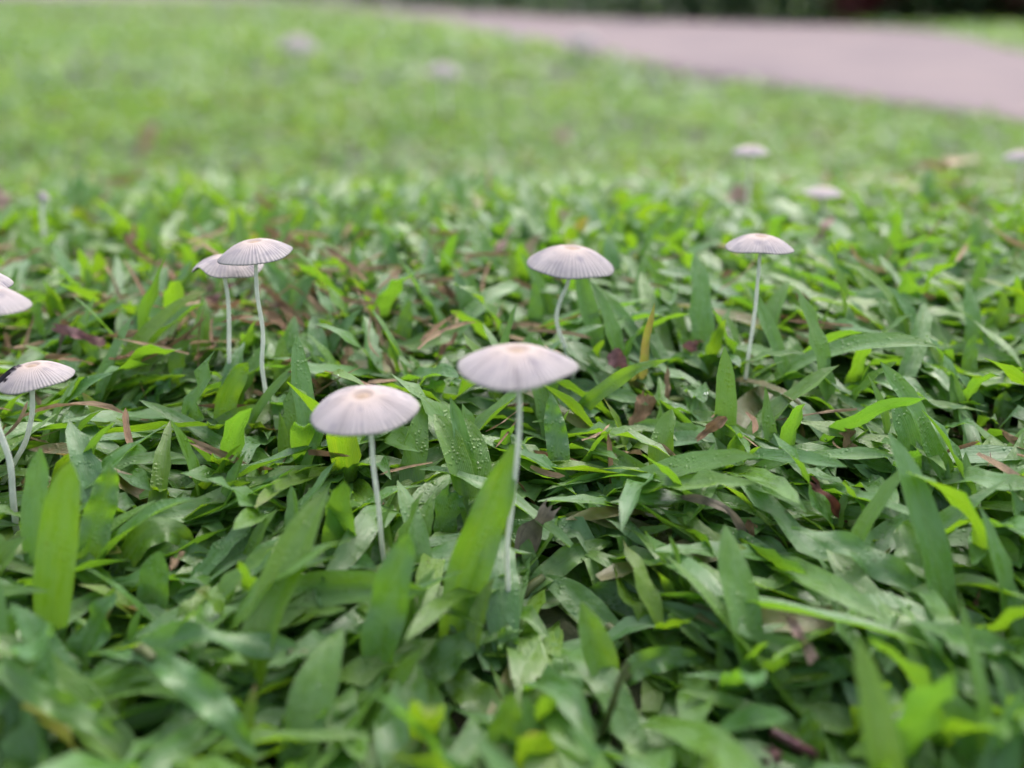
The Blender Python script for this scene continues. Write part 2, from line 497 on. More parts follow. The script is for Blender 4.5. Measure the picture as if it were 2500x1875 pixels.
def mushroom(label, cap_px, Rpx, stem_px, base_px, Y, H=0.35, tilt=0, roll=0, ribs=58, seed=0, stem_r=0.00085, hi=True,
             droop=(), rot=None, group=None, warp=0.03, streaks=(), protect=True):
    r_ = np.random.default_rng(seed + 100)
    if Y is None: Y = gpt(*base_px, 0.008)[1]
    centre = at(*cap_px, Y)
    dep = project(centre)[2]
    Rm = Rpx * dep / FPX
    base = at(*base_px, Y)
    gz = float(hz(base[0], base[1]))
    base[2] = gz
    root = empty('mushroom', base)
    tag(root, label, 'mushroom', group)
    ax = Matrix.Rotation(R(roll), 3, 'Y') @ Matrix.Rotation(R(tilt), 3, 'X')   # +tilt leans towards the camera
    A = np.array(ax)
    # ---- cap
    npr = 6 if hi else 3
    na = ribs * npr
    nr = 30 if hi else 12
    th = np.linspace(0, 2 * np.pi, na, endpoint=False)
    rr = np.linspace(0.0, 1, nr) ** 0.85
    rr[0] = 0.02
    TH, RR = np.meshgrid(th, rr)
    sm = lambda a, b, x: np.clip((x - a) / (b - a), 0, 1) ** 2 * (3 - 2 * np.clip((x - a) / (b - a), 0, 1))
    jit = 0.9 * np.sin(TH * 7 + seed) + 0.7 * np.sin(TH * 13 + 2 * seed) + 0.4 * np.sin(TH * 29 + seed)
    wavep = np.cos(TH * ribs + jit)
    groove = np.clip(-wavep, 0, 1) ** 1.2 * sm(0.16, 0.5, RR)
    amp = 0.62 + 0.26 * np.sin(TH * 5 + seed * 1.7) + 0.12 * np.sin(TH * 17 + seed)
    groove = groove * np.clip(amp + 0.2, 0, 1)
    z = H * (1 - RR ** 2.15) - 0.045 * np.exp(-((RR - 0.13) / 0.06) ** 2) - 0.03 * np.exp(-(RR / 0.10) ** 2)
    z += 0.010 * wavep * sm(0.14, 0.6, RR) * amp
    for k in (2, 3, 5):
        z += warp * r_.uniform(0.3, 1) / k * 2 * np.sin(k * TH + r_.uniform(0, 6.28)) * RR ** 2.2
    for a0, wd, am in droop:
        dth = np.angle(np.exp(1j * (TH - R(a0))))
        z += am * np.exp(-(dth / R(wd)) ** 2) * RR ** 1.6
    rad = RR * (1 + 0.012 * wavep * RR ** 6 + 0.02 * np.sin(3 * TH + seed) * RR ** 2)
    rotv = np.zeros_like(RR)
    if rot:
        dth = np.angle(np.exp(1j * (TH - R(rot[0]))))
        nz_ = 0.25 * np.sin(TH * 23) + 0.2 * np.sin(RR * 31 + TH * 9)
        rotv = np.clip((1.2 - np.abs(dth) / R(rot[1]) - np.abs(RR - rot[2]) / rot[3] + nz_) * 3, 0, 1)
        z += -0.05 * rotv * np.sin(TH * 31)
    for a0, wd, am, r0 in streaks:
        dth = np.angle(np.exp(1j * (TH - R(a0) - 0.05 * np.sin(RR * 9))))
        rotv = np.maximum(rotv, am * np.exp(-(dth / R(wd)) ** 2) * sm(r0, r0 + 0.3, RR) * (0.7 + 0.3 * np.sin(TH * 61)))
    top = np.stack([rad * np.cos(TH), rad * np.sin(TH), z], -1)
    # thin flesh: the underside follows 0.02 R below
    nu_ = 8
    ur = np.linspace(1.0, 0.05, nu_)
    idx = [np.argmin(abs(rr - q)) for q in ur]
    und = top[idx].copy()
    und[..., 2] -= 0.022
    und[0, :, :2] *= 0.995
    P = np.concatenate([top, und]) * Rm
    P = P.reshape(-1, 3) @ A.T
    V = P + centre - base
    uv = np.stack([np.concatenate([TH, TH[idx]]) / (2 * np.pi), np.concatenate([RR, RR[idx]])], -1).reshape(-1, 2)
    F = grid_faces(nr + nu_, na, True)
    at_ = dict(groove=np.concatenate([groove, groove[idx]]).ravel(), rot=np.concatenate([rotv, rotv[idx]]).ravel())
    cap = mesh_np('cap', V, F, M['cap'], root, uv, at_)
    # ---- gills hanging under the cap
    gv, gf = [], []
    for k in range(ribs):
        i = (k * npr + npr // 2) % na
        for q in np.linspace(0.16, 0.965, 7):
            j = np.argmin(abs(rr - q))
            p = top[j, i].copy(); p[2] -= 0.020
            d = 0.05 * math.sin(math.pi * min(1, (q - 0.1) / 0.9)) + 0.018
            p2 = p.copy(); p2[2] -= d
            gv += [p, p2]
        o_ = k * 14
        gf += [[o_ + 2 * t, o_ + 2 * t + 1, o_ + 2 * t + 3, o_ + 2 * t + 2] for t in range(6)]
    gl = mesh_np('gills', (np.array(gv) * Rm) @ A.T + centre - base, np.array(gf), M['gill'], cap, smooth=False)
    tag(gl, kind='stuff')
    # ---- small tan disc at the very centre
    nd = 24
    td = np.linspace(0, 2 * np.pi, nd, endpoint=False)
    prof = [(0.0, 0.014), (0.03, 0.014), (0.055, 0.011), (0.075, 0.004), (0.088, -0.012)]
    zc = H - 0.048
    dv = np.array([[q * math.cos(t) + 1e-5 * math.cos(t), q * math.sin(t) + 1e-5 * math.sin(t), zc + h + 0.0025 * math.sin(5 * t + seed)] for q, h in prof for t in td])
    mesh_np('centre_disc', (dv * Rm) @ A.T + centre - base, grid_faces(len(prof), nd, True), M['disc'], cap)
    # ---- stem
    topc = centre + (A @ np.array([0, 0, H - 0.05])) * Rm
    joint = centre + (A @ np.array([0, 0, H * 0.35])) * Rm
    pts = [topc, joint] + [at(*q, Y) for q in stem_px]
    low = at(*base_px, Y)
    if low[2] > gz + 0.004:
        pts.append(low)
    pts.append(np.array([pts[-1][0] + 0.0004, Y, gz - 0.002]))
    C = catmull(pts, 46 if hi else 20)
    nC = len(C)
    t = np.linspace(0, 1, nC)
    wob = np.c_[np.sin(t * 21 + seed), np.cos(t * 17 + seed), t * 0] * 0.00012
    sv, sf = tube(C + wob, 0.70 * stem_r * (0.86 + 0.22 * t + 0.35 * np.clip((t - 0.9) / 0.1, 0, 1) ** 2 + 0.03 * np.sin(t * 60 + seed)), 14 if hi else 8)
    mesh_np('stem', sv - base, sf, M['stem'], root)
    if protect:
        PROTECT.append(('cap', (cap_px[0], cap_px[1] - H * Rpx * 0.42, Rpx * 1.06, Rpx * 0.52, roll), dep))
        sp = [cap_px] + list(stem_px)
        PROTECT.append(('line', resample(np.array(sp, float), 40), dep, stem_r / dep * FPX + 5))
    if hi:
        LANDL.append((base[0], base[1]))
    return root

LANDL = []
mushroom('wide lilac grey mushroom cap with dark streaks, its stem half behind a broad blade', (1262, 897), 147,
         [(1268, 960), (1267, 1020), (1262, 1120), (1250, 1240), (1236, 1345), (1240, 1430), (1243, 1475)], (1244, 1505), None, H=0.345, tilt=-1, ribs=64, seed=1, stem_r=0.00088, warp=0.035, streaks=((268, 5, 0.42, 0.42), (262, 12, 0.14, 0.2), (330, 14, 0.22, 0.15)))
mushroom('pale lilac mushroom whose cap tips forward to show a tan ring at its centre', (890, 1002), 132,
         [(905, 1070), (912, 1130), (921, 1225), (934, 1335)], (945, 1425), None, H=0.345, tilt=5, roll=-3, ribs=60, seed=2, stem_r=0.00085, warp=0.03, streaks=((246, 7, 0.30, 0.3), (330, 12, 0.12, 0.2)))
mushroom('pinkish mushroom with deep radial grooves on a strongly bent stem', (1392, 649), 106,
         [(1386, 690), (1370, 728), (1360, 770), (1363, 806), (1380, 850), (1397, 890), (1399, 915)], (1392, 965), None, H=0.46, tilt=1, roll=4, ribs=56, seed=3, stem_r=0.00095, warp=0.045, streaks=((150, 8, 0.2, 0.3),))
mushroom('slender flat capped mushroom with an amber centre on a long leaning stem', (1855, 603), 82,
         [(1853, 640), (1851, 681), (1846, 735), (1836, 807), (1826, 883), (1820, 940), (1817, 972)], (1814, 990), None, H=0.36, tilt=0, roll=1.5, ribs=60, seed=4, stem_r=0.00085, warp=0.045, streaks=((262, 9, 0.26, 0.15),))
mushroom('taller of the twin mushrooms, its pointed cap overlapping its neighbour', (624, 621), 91,
         [(624, 650), (629, 718), (638, 780), (641, 830), (640, 888), (647, 942), (653, 997), (657, 1045)], (659, 1066), None, H=0.39, tilt=1, roll=-3, ribs=54, seed=5, stem_r=0.0009,
         droop=((205, 40, -0.10), (0, 40, 0.05)), warp=0.03)
mushroom('lower of the twin mushrooms with a crumpled drooping cap edge', (556, 651), 85,
         [(550, 676), (555, 725), (560, 798), (560, 888), (560, 925)], (561, 1010), None, H=0.33, tilt=1, roll=3, ribs=50, seed=6, stem_r=0.0009,
         droop=((190, 26, -0.16), (232, 14, 0.10), (330, 25, -0.05)), warp=0.05)
mushroom('mushroom with a black rotten patch on its cap edge and a slanting stem', (86, 924), 90,
         [(79, 960), (76, 1017), (65, 1075), (36, 1125), (7, 1178)], (-16, 1232), None, H=0.42, tilt=2, roll=-4, ribs=62, seed=7, stem_r=0.0010,
         rot=(186, 34, 0.72, 0.42), warp=0.03)
mushroom('large mauve mushroom partly cut by the frame, stem rising beside broad blades', (-44, 745), 112,
         [(-42, 800), (-30, 900), (-12, 1000), (0, 1054), (22, 1125), (31, 1198), (37, 1258)], (44, 1335), None, H=0.42, tilt=0, roll=3, ribs=60, seed=8, stem_r=0.0011, warp=0.03)
mushroom('mushroom peeping out behind the large mauve cap', (-58, 692), 84,
         [(-58, 760), (-52, 900)], (-50, 1100), None, H=0.38, tilt=0, roll=4, ribs=56, seed=9, stem_r=0.0009, warp=0.03)
# more of them far back in the lawn, out of focus
mushroom('small lilac mushroom standing alone behind the flat capped one', (1832, 374), 46, [(1830, 410), (1827, 470)], (1824, 560), None, H=0.42, ribs=40, seed=10, hi=False, stem_r=0.0011)
mushroom('low faint grey mushroom just beyond the long leaning stem', (2010, 474), 48, [(2008, 510)], (2002, 590), None, H=0.36, ribs=40, seed=11, hi=False, stem_r=0.0013)
mushroom('small round white mushroom near the lying tan leaf', (2492, 388), 40, [(2492, 430)], (2490, 560), None, H=0.55, ribs=36, seed=12, hi=False, stem_r=0.0013)
mushroom('distant pale mushroom with a thick stem in the lawn', (1080, 182), 44, [(1086, 225)], (1090, 290), None, H=0.6, ribs=36, seed=13, hi=False, stem_r=0.003)
mushroom('farthest cream coloured mushroom on the lawn', (728, 122), 50, [(730, 140)], (732, 175), None, H=0.7, ribs=36, seed=14, hi=False, stem_r=0.004)
mushroom('pale mushroom at the edge of the concrete path', (1425, 106), 40, [(1425, 130)], (1425, 152), None, H=0.7, ribs=36, seed=15, hi=False, stem_r=0.004)
mushroom('young unopened mushroom with a tiny greyish head and pale stem', (106, 487), 16, [(102, 520), (106, 560)], (112, 640), None, H=1.2, ribs=30, seed=16, hi=False, stem_r=0.0014)

# ------------------------------------------------------------------ traced blades (green and dry)
def ribbon(C, W, nrm, ns=26, nu=5, fold=0.25, wave=0.0, wk=3.0, tip=2.2, torn=False, basew=0.6, seed=0, bend=0.0):
    r_ = np.random.default_rng(seed)
    C = catmull(C, ns)
    T = np.gradient(C, axis=0); T /= np.linalg.norm(T, axis=1)[:, None]
    nrm = np.asarray(nrm, float)
    S = np.cross(T, nrm); S /= np.linalg.norm(S, axis=1)[:, None]
    Nn = np.cross(S, T)
    s = np.linspace(0, 1, ns)
    b = basew + (1 - basew) * np.clip(s / 0.35, 0, 1) ** 0.7
    x = np.clip((s - 0.5) / 0.5, 0, 1)
    wd = W / 2 * b * (np.clip(1 - x ** tip, 0, 1) ** 0.75 if not torn else 1 - 0.35 * x)
    wd = np.maximum(wd, W * 0.015)
    u = np.linspace(-1, 1, nu)
    ph = r_.uniform(0, 6.28, 2)
    env = np.sin(np.pi * np.clip(s * 0.95 + 0.02, 0, 1)) ** 0.6
    if torn:
        # a dry blade rolls up and twists along its length
        aa = r_.uniform(-0.5, 0.5) + r_.uniform(-1.3, 1.3) * (s - 0.3)
        S, Nn = np.cos(aa)[:, None] * S + np.sin(aa)[:, None] * Nn, -np.sin(aa)[:, None] * S + np.cos(aa)[:, None] * Nn
        wd = wd * (1 + 0.25 * np.sin(s * 7 + ph[0]) + 0.12 * np.sin(s * 19 + ph[1]))
    V = np.zeros((ns, nu, 3))
    for j, uu in enumerate(u):
        sgn = 0 if uu < 0 else 1
        off = fold * wd * abs(uu) + wave * env * np.sin(2 * np.pi * wk * s + ph[sgn]) * abs(uu) ** 1.5
        ex = np.zeros(ns)
        if torn: ex[-1] = r_.uniform(-0.16, 0.10) * np.linalg.norm(C[-1] - C[0]); ex[-2] = ex[-1] * 0.5; ex[0] = r_.uniform(-0.08, 0.05) * np.linalg.norm(C[-1] - C[0])
        V[:, j] = C + S * (wd * uu)[:, None] + Nn * off[:, None] + T * ex[:, None]
    uv = np.stack(np.broadcast_arrays((u[None, :] + 1) / 2, s[:, None]), -1).reshape(-1, 2)
    return V.reshape(-1, 3), grid_faces(ns, nu), uv

def trace(pts, zb=0.006, lean=0.0, zs=None):
    if zs is not None:
        return np.array([gpt(x, y, z) for (x, y), z in zip(pts, zs)])
    b = gpt(*pts[0], zb)
    p = np.array(pts, float)
    d = np.r_[0, np.cumsum(np.linalg.norm(np.diff(p, axis=0), axis=1))]
    d /= d[-1]
    return np.array([at(x, y, b[1] + lean * t) for (x, y), t in zip(pts, d)])

def blade(label, pts, wpx, rnd=0.5, yaw=0.0, up=0.25, name='grass_shoot', cat='grass shoot', mat='leaf', zb=0.006, lean=0.006, zs=None,
          fold=0.22, wave=0.0, wk=3, tip=2.2, torn=False, basew=0.42, dry=0.0, seed=0, protect=0.52, group=None):
    C = trace(pts, zb, lean, zs)
    dep = project(C[len(C) // 2])[2]
    W = wpx * dep / FPX * (0.88 if mat == 'leaf' else 1.0)
    nrm = (math.sin(R(yaw)), -math.cos(R(yaw)), up)
    V, F, uv = ribbon(C, W, nrm, ns=30, nu=7, fold=fold * 1.25, wave=wave * 1.5 + (0.0003 if mat == 'leaf' else 0), wk=wk, tip=max(1.1, tip * 0.72), torn=torn, basew=basew, seed=seed)
    base = C[0].copy()
    at_ = dict(rnd=np.full(len(V), rnd * 0.8), dry=np.full(len(V), dry)) if mat == 'leaf' else None
    if mat == 'leaf':
        o = empty(name, base)
        lf = mesh_np('leaf', V - base, F, M[mat], o, uv, at_)
        d0 = C[1] - C[0]; d0 /= np.linalg.norm(d0)
        sv, sf = tube(catmull([np.array([-d0[0] * 0.004, -d0[1] * 0.004, -0.008]), np.zeros(3) - d0 * 0.001, d0 * 0.005], 8), np.linspace(0.0014, 0.0011, 8), 9)
        mesh_np('sheath', sv, sf, M['runner'], o)
    else:
        o = mesh_np(name, V - base, F, M[mat], None, uv, at_)
        o.location = [float(v) for v in base]
    tag(o, label, cat, group)
    if protect:
        q = np.array(pts, float)
        q = resample(q, 24)[int(24 * (1 - protect)):]
        PROTECT.append(('line', q, dep - 0.004, wpx * 0.30))
    return o

B = blade
B('tall broad upright blade crossing the stem of the widest mushroom', [(1100, 1590), (1118, 1480), (1165, 1330), (1215, 1200), (1252, 1085)], 118, 0.62, yaw=8, up=0.15, fold=0.12, tip=2.6, lean=0.010, seed=1, wave=0.0006)
B('dark upright blade standing before the ring-centred mushroom stem', [(915, 1720), (925, 1600), (950, 1480), (978, 1370), (1002, 1300)], 108, 0.30, yaw=-12, up=0.2, fold=0.25, tip=2.4, lean=0.008, seed=2, wave=0.0006)
B('tall bright blade at the front of the three blade cluster', [(118, 1660), (128, 1500), (142, 1330), (160, 1200), (172, 1125)], 108, 0.66, yaw=6, up=0.1, fold=0.18, tip=2.6, lean=0.008, seed=3)
B('pale blade standing behind the bright front blade of its cluster', [(98, 1560), (92, 1400), (88, 1240), (96, 1150), (99, 1092)], 84, 0.30, yaw=-15, up=0.35, fold=0.15, tip=2.5, lean=0.016, seed=4)
B('notched side blade of the three blade cluster', [(195, 1520), (215, 1380), (240, 1260), (262, 1180), (268, 1128)], 82, 0.50, yaw=25, up=0.2, fold=0.2, tip=2.5, lean=0.012, seed=5, wave=0.0009, wk=4)
B('broad olive blade hiding the foot of the lower twin mushroom', [(536, 1120), (542, 1040), (560, 960), (588, 905), (606, 885)], 58, 0.72, yaw=20, up=0.1, fold=0.15, tip=2.4, lean=0.004, seed=6, wave=0.0004)
B('pale bluish upright blade beside the stem of the widest mushroom', [(1372, 1235), (1368, 1140), (1358, 1060), (1350, 1010), (1346, 962)], 62, 0.12, yaw=-5, up=0.45, fold=0.1, tip=2.4, lean=0.014, seed=7, wave=0.0005, wk=4)
B('long bright arching blade sweeping out to a fine tip', [(1362, 1070), (1420, 1000), (1490, 940), (1560, 898), (1632, 878)], 44, 0.78, yaw=-25, up=0.35, fold=0.2, tip=1.5, lean=-0.01, seed=8, wave=0.0004)
B('pale tip of a blade rising over the wet mat', [(336, 1060), (368, 990), (408, 935), (454, 890)], 44, 0.05, yaw=-30, up=0.7, fold=0.15, tip=1.4, lean=0.012, seed=9, wave=0.0008, wk=4)
B('bright blade arching over into a hoop', [(262, 1470), (300, 1380), (352, 1312), (405, 1293), (450, 1318), (470, 1352)], 74, 0.80, yaw=10, up=0.9, fold=0.15, tip=2.4, lean=0.01, seed=10, wave=0.0005)
B('shadowed blade inside the hoop of the arching blade', [(372, 1560), (374, 1470), (380, 1400), (392, 1345)], 92, 0.22, yaw=-10, up=0.3, fold=0.1, tip=3, lean=0.004, seed=11)
B('long dark blade lying across under the hooped blade', [(760, 1610), (620, 1570), (480, 1555), (330, 1590), (215, 1600)], 76, 0.30, yaw=0, up=2.2, fold=0.15, tip=2.0, zs=[0.020, 0.024, 0.027, 0.026, 0.022], seed=12, wave=0.0016, wk=2.2, protect=0.9)
B('pale pointed blade leaning out below the three blade cluster', [(150, 1730), (190, 1640), (240, 1520), (280, 1445)], 110, 0.25, yaw=-30, up=0.6, fold=0.15, tip=2.0, lean=0.010, seed=13, wave=0.001)
B('broad dark blade running down over the bare gap', [(345, 1590), (440, 1650), (540, 1740), (625, 1850)], 88, 0.30, yaw=-15, up=1.6, fold=0.2, tip=2.6, zs=[0.026, 0.028, 0.026, 0.020], seed=14, wave=0.0009, protect=0.9)
B('long bright blade crossing the bottom corner of the lawn', [(-30, 1590), (80, 1690), (190, 1745), (300, 1810)], 76, 0.62, yaw=15, up=1.2, fold=0.25, tip=2.2, zs=[0.030, 0.032, 0.028, 0.022], seed=15, wave=0.0006, protect=0.9)
B('bright blade with a blunt tip beside the dark upright blade', [(1010, 1720), (1060, 1640), (1120, 1580), (1185, 1548)], 96, 0.60, yaw=-20, up=0.9, fold=0.12, tip=3, lean=0.012, seed=16, wave=0.0007)
B('yellowish blade hanging forward with its tip upward', [(1240, 1780), (1180, 1720), (1120, 1670), (1075, 1628)], 96, 0.92, yaw=15, up=0.9, fold=0.15, tip=1.7, lean=0.016, seed=17, wave=0.0005)
B('thick bright upright blade rising from the bottom edge', [(1212, 1900), (1226, 1820), (1240, 1750), (1250, 1690)], 92, 0.75, yaw=0, up=0.15, fold=0.3, tip=2.4, lean=0.004, seed=18)
B('bright shoot blade folded upright from a forked stem', [(1492, 1700), (1470, 1630), (1440, 1540), (1418, 1470)], 92, 0.78, yaw=20, up=0.15, fold=0.35, tip=2.0, lean=0.006, seed=19)
B('pale blade arching out behind the forked shoot', [(1520, 1560), (1450, 1500), (1380, 1440), (1312, 1405)], 84, 0.40, yaw=-20, up=1.0, fold=0.12, tip=1.7, lean=0.020, seed=20)
B('blade spreading sideways from the forked shoot', [(1500, 1680), (1560, 1625), (1640, 1605), (1725, 1612)], 70, 0.50, yaw=10, up=0.7, fold=0.25, tip=2.2, lean=0.004, seed=21, wave=0.0008)
B('wide cut-off blade standing near the widest mushroom foot', [(1080, 1350), (1085, 1290), (1095, 1235), (1110, 1195)], 84, 0.35, yaw=5, up=0.2, fold=0.08, tip=6, torn=True, basew=0.9, lean=0.004, seed=22)
B('bright blade pointing up the slope beside the grey dead blade', [(1290, 1440), (1350, 1390), (1420, 1345), (1495, 1322)], 66, 0.72, yaw=-15, up=0.8, fold=0.15, tip=2.0, lean=0.012, seed=23, wave=0.0004)
B('thin bright blade leaning left below the long wet blades', [(1985, 1790), (2000, 1700), (2030, 1640)], 60, 0.8, yaw=10, up=0.2, fold=0.25, tip=2, lean=0.005, seed=24)
B('bright blade standing up at the right bottom corner of the lawn', [(1995, 1890), (1985, 1820), (1975, 1770), (1972, 1728)], 66, 0.74, yaw=-5, up=0.15, fold=0.25, tip=1.8, lean=0.005, seed=25)
B('long wet blade slanting over the sloping mat', [(2330, 1490), (2180, 1400), (2060, 1330), (1930, 1290)], 80, 0.30, yaw=-30, up=1.6, fold=0.12, tip=1.8, zs=[0.016, 0.022, 0.025, 0.026], seed=26, wave=0.0008, wk=3)
B('upright lance-shaped blade standing among the flat wet blades', [(2372, 970), (2366, 900), (2370, 850), (2380, 815)], 44, 0.45, yaw=0, up=0.2, fold=0.12, tip=1.6, basew=0.4, lean=0.006, seed=27)
B('bright upright blade with a shaded foot beside the lance-shaped one', [(2440, 1060), (2446, 1010), (2450, 975), (2456, 955)], 56, 0.82, yaw=0, up=0.15, fold=0.2, tip=1.8, lean=0.004, seed=28)
B('broad sunlit looking blade of a fan at the lawn edge', [(2440, 860), (2440, 800), (2446, 760), (2450, 715)], 48, 0.85, yaw=0, up=0.1, fold=0.15, tip=2.6, lean=0.004, seed=29)
B('bluish blade curving up behind the twin mushrooms', [(975, 720), (962, 640), (945, 585), (920, 540)], 34, 0.3, yaw=15, up=0.2, fold=0.15, tip=1.8, lean=0.008, seed=30)
B('upright blade in the gap between the twin and grooved mushrooms', [(985, 880), (986, 810), (992, 770), (1000, 732)], 42, 0.55, yaw=0, up=0.2, fold=0.2, tip=2, lean=0.006, seed=31)
B('pale upright blade below the grooved mushroom cap', [(1304, 850), (1306, 780), (1308, 730), (1303, 684)], 42, 0.35, yaw=0, up=0.25, fold=0.12, tip=1.7, lean=0.006, seed=32)
B('bright arching blade on the mound behind the rotten-edged mushroom', [(410, 700), (402, 640), (385, 590), (345, 545)], 26, 0.85, yaw=0, up=0.4, fold=0.15, tip=1.8, lean=0.006, seed=33)
B('bright blade leaning behind the flat capped mushroom stem', [(1860, 700), (1815, 660), (1780, 640), (1735, 618)], 34, 0.85, yaw=10, up=0.4, fold=0.1, tip=1.8, lean=0.004, seed=34)
B('curled blade standing between the rotten-edged and twin mushrooms', [(220, 950), (228, 880), (205, 820), (190, 780)], 40, 0.55, yaw=0, up=0.25, fold=0.15, tip=2.2, lean=0.004, seed=35, wave=0.0006)
B('broad pale blade on the mound with a cut end', [(118, 890), (104, 830), (95, 780), (85, 735)], 46, 0.42, yaw=-10, up=0.3, fold=0.08, torn=True, basew=0.9, lean=0.008, seed=36)

D = lambda label, pts, wpx, mat, **k: blade(label, pts, wpx, mat=mat, name='dry_leaf', cat='dry leaf', **{**dict(torn=True, fold=0.55), **k, **dict(wave=0.0008, wk=1.7)})
D('grey dead blade tilted beside the stem of the widest mushroom', [(1246, 1400), (1280, 1330), (1318, 1270), (1345, 1236)], 62, 'grey', yaw=20, up=0.3, fold=0.1, torn=True, lean=0.004, seed=41)
D('long cinnamon dry blade slanting down from the twin mushroom stem', [(748, 800), (700, 752), (662, 715), (634, 690)], 17, 'brown', yaw=0, up=1, zs=[0.018, 0.022, 0.026, 0.030], torn=True, basew=0.9, fold=0.5, seed=42)
D('second brown dry blade lying below the cinnamon one', [(712, 832), (690, 800), (665, 775), (642, 755)], 24, 'brown', yaw=0, up=1, zs=[0.016, 0.018, 0.020, 0.022], seed=43, fold=0.3)
D('dull reddish dry blade lying behind the twin mushroom stems', [(494, 742), (530, 725), (560, 705), (580, 690)], 20, 'mauve', yaw=0, up=1, zs=[0.016, 0.020, 0.024, 0.028], torn=True, basew=0.9, fold=0.3, seed=44)
D('short pinkish stub standing behind the lower twin mushroom', [(514, 730), (514, 705), (513, 680)], 17, 'pink', yaw=0, up=0.1, torn=True, basew=1, fold=0.1, lean=0.002, zb=0.012, seed=45)
D('twisted greyish straw between the twin mushroom stems', [(592, 775), (600, 740), (612, 715), (622, 690)], 13, 'grey', yaw=30, up=0.3, torn=True, basew=0.8, fold=0.5, zb=0.012, seed=46)
D('thin whitish twig beside the taller twin mushroom stem', [(706, 758), (680, 748), (660, 742), (642, 738)], 6, 'pink', yaw=0, up=1, zs=[0.020, 0.022, 0.024, 0.026], basew=1, torn=True, seed=47)
D('purplish dry blade with white cross lines lying on the mound', [(250, 838), (215, 825), (175, 810), (128, 798)], 24, 'mauve', yaw=0, up=0.7, zs=[0.022, 0.024, 0.026, 0.026], torn=True, basew=1, fold=0.1, seed=48)
D('dark straw leaning across the purplish dry blade', [(138, 878), (148, 845), (155, 815), (162, 795)], 9, 'grey', yaw=0, up=0.2, zb=0.016, lean=0.003, basew=0.9, torn=True, seed=49)
D('pale straw lying on the grass at the mound edge', [(-6, 662), (30, 640), (70, 622), (108, 608)], 9, 'tan', yaw=0, up=1, zs=[0.026, 0.029, 0.031, 0.032], basew=0.8, torn=True, seed=50)
D('orange brown stub standing behind the rotten-edged cap', [(12, 905), (14, 870), (16, 845), (18, 815)], 24, 'brown', yaw=0, up=0.1, zb=0.008, basew=1, tip=1.4, seed=51)
D('thin curved straw behind the rotten-edged cap', [(50, 890), (58, 850), (68, 820), (80, 772)], 8, 'tan', yaw=0, up=0.1, zb=0.014, basew=1, torn=True, seed=52)
D('tan strip hanging below the rotten-edged cap', [(106, 1028), (100, 1000), (92, 972), (86, 952)], 13, 'tan', yaw=0, up=0.3, zb=0.012, basew=1, torn=True, seed=53)
D('rust red pointed leaf lying on the wet mat', [(2068, 1280), (2040, 1242), (2010, 1205), (1980, 1176)], 26, 'rust', yaw=-10, up=0.8, zs=[0.014, 0.020, 0.024, 0.027], tip=1.5, fold=0.3, seed=54)
D('dark brown curled blade lying behind the widest mushroom', [(1118, 738), (1090, 715), (1066, 698), (1046, 684)], 20, 'brown', yaw=0, up=0.6, zs=[0.018, 0.021, 0.025, 0.027], torn=True, basew=1, fold=0.5, seed=55)
D('pinkish dead tip bent over behind the grooved mushroom', [(1206, 640), (1222, 605), (1238, 578), (1252, 555)], 22, 'pink', yaw=-20, up=0.4, zb=0.020, torn=True, basew=0.8, fold=0.2, seed=56)
D('twisted brown straw behind the widest mushroom cap', [(1066, 876), (1085, 852), (1102, 835), (1118, 808)], 13, 'brown', yaw=0, up=0.5, zb=0.018, lean=0.006, basew=0.9, torn=True, fold=0.5, seed=57)
D('pale torn tip standing behind the ring-centred cap', [(832, 905), (838, 885), (846, 865), (853, 846)], 22, 'tan', yaw=0, up=0.3, zb=0.014, basew=1, tip=1.0, fold=0.3, seed=58)
D('small rusty twisted scrap between twin and ring-centred mushrooms', [(760, 925), (772, 935), (780, 950), (778, 962)], 16, 'brown', yaw=0, up=0.8, zs=[0.026, 0.024, 0.022, 0.020], torn=True, fold=0.6, seed=59)
D('straw edged blade leaning behind the ring-centred cap', [(976, 950), (966, 915), (950, 885), (938, 862)], 14, 'tan', yaw=0, up=0.4, zb=0.014, basew=1, tip=1.6, fold=0.3, seed=60)
D('broad rust edged withered blade between the two bent stems', [(1542, 1050), (1560, 1015), (1575, 985), (1580, 962)], 48, 'brown', yaw=15, up=0.35, zb=0.012, tip=1.8, fold=0.3, seed=61)
D('tall straw point rising behind the rust edged withered blade', [(1634, 1010), (1630, 965), (1628, 930), (1630, 896)], 13, 'tan', yaw=0, up=0.2, zb=0.010, tip=1.0, fold=0.4, seed=62)
D('curled orange brown edge lying near the flat capped mushroom foot', [(1702, 1072), (1730, 1048), (1755, 1030), (1778, 1016)], 24, 'brown', yaw=0, up=0.8, zs=[0.020, 0.022, 0.025, 0.027], torn=True, fold=0.5, seed=63)
D('mauve grey bark-like flake behind the long arching blade', [(1492, 862), (1505, 875), (1520, 890), (1532, 900)], 36, 'mauve', yaw=0, up=0.7, zs=[0.026, 0.025, 0.023, 0.021], torn=True, basew=1, fold=0.2, seed=64)
D('small dark purple flake near the flat capped mushroom', [(1678, 852), (1688, 845), (1698, 838), (1708, 830)], 28, 'mauve', yaw=0, up=0.2, zs=[0.020, 0.022, 0.023, 0.025], torn=True, basew=1, fold=0.1, seed=65)
D('small triangular tan leaf perched on the sloping mat', [(2064, 1098), (2068, 1078), (2072, 1062), (2072, 1046)], 44, 'brown', yaw=0, up=0.3, zb=0.020, tip=1.0, basew=0.9, fold=0.1, seed=66)
D('brown broken stub standing in the gap of the mat', [(1838, 1345), (1834, 1318), (1831, 1290), (1829, 1266)], 22, 'brown', yaw=0, up=0.1, zb=0.012, torn=True, basew=1, fold=0.4, seed=67)
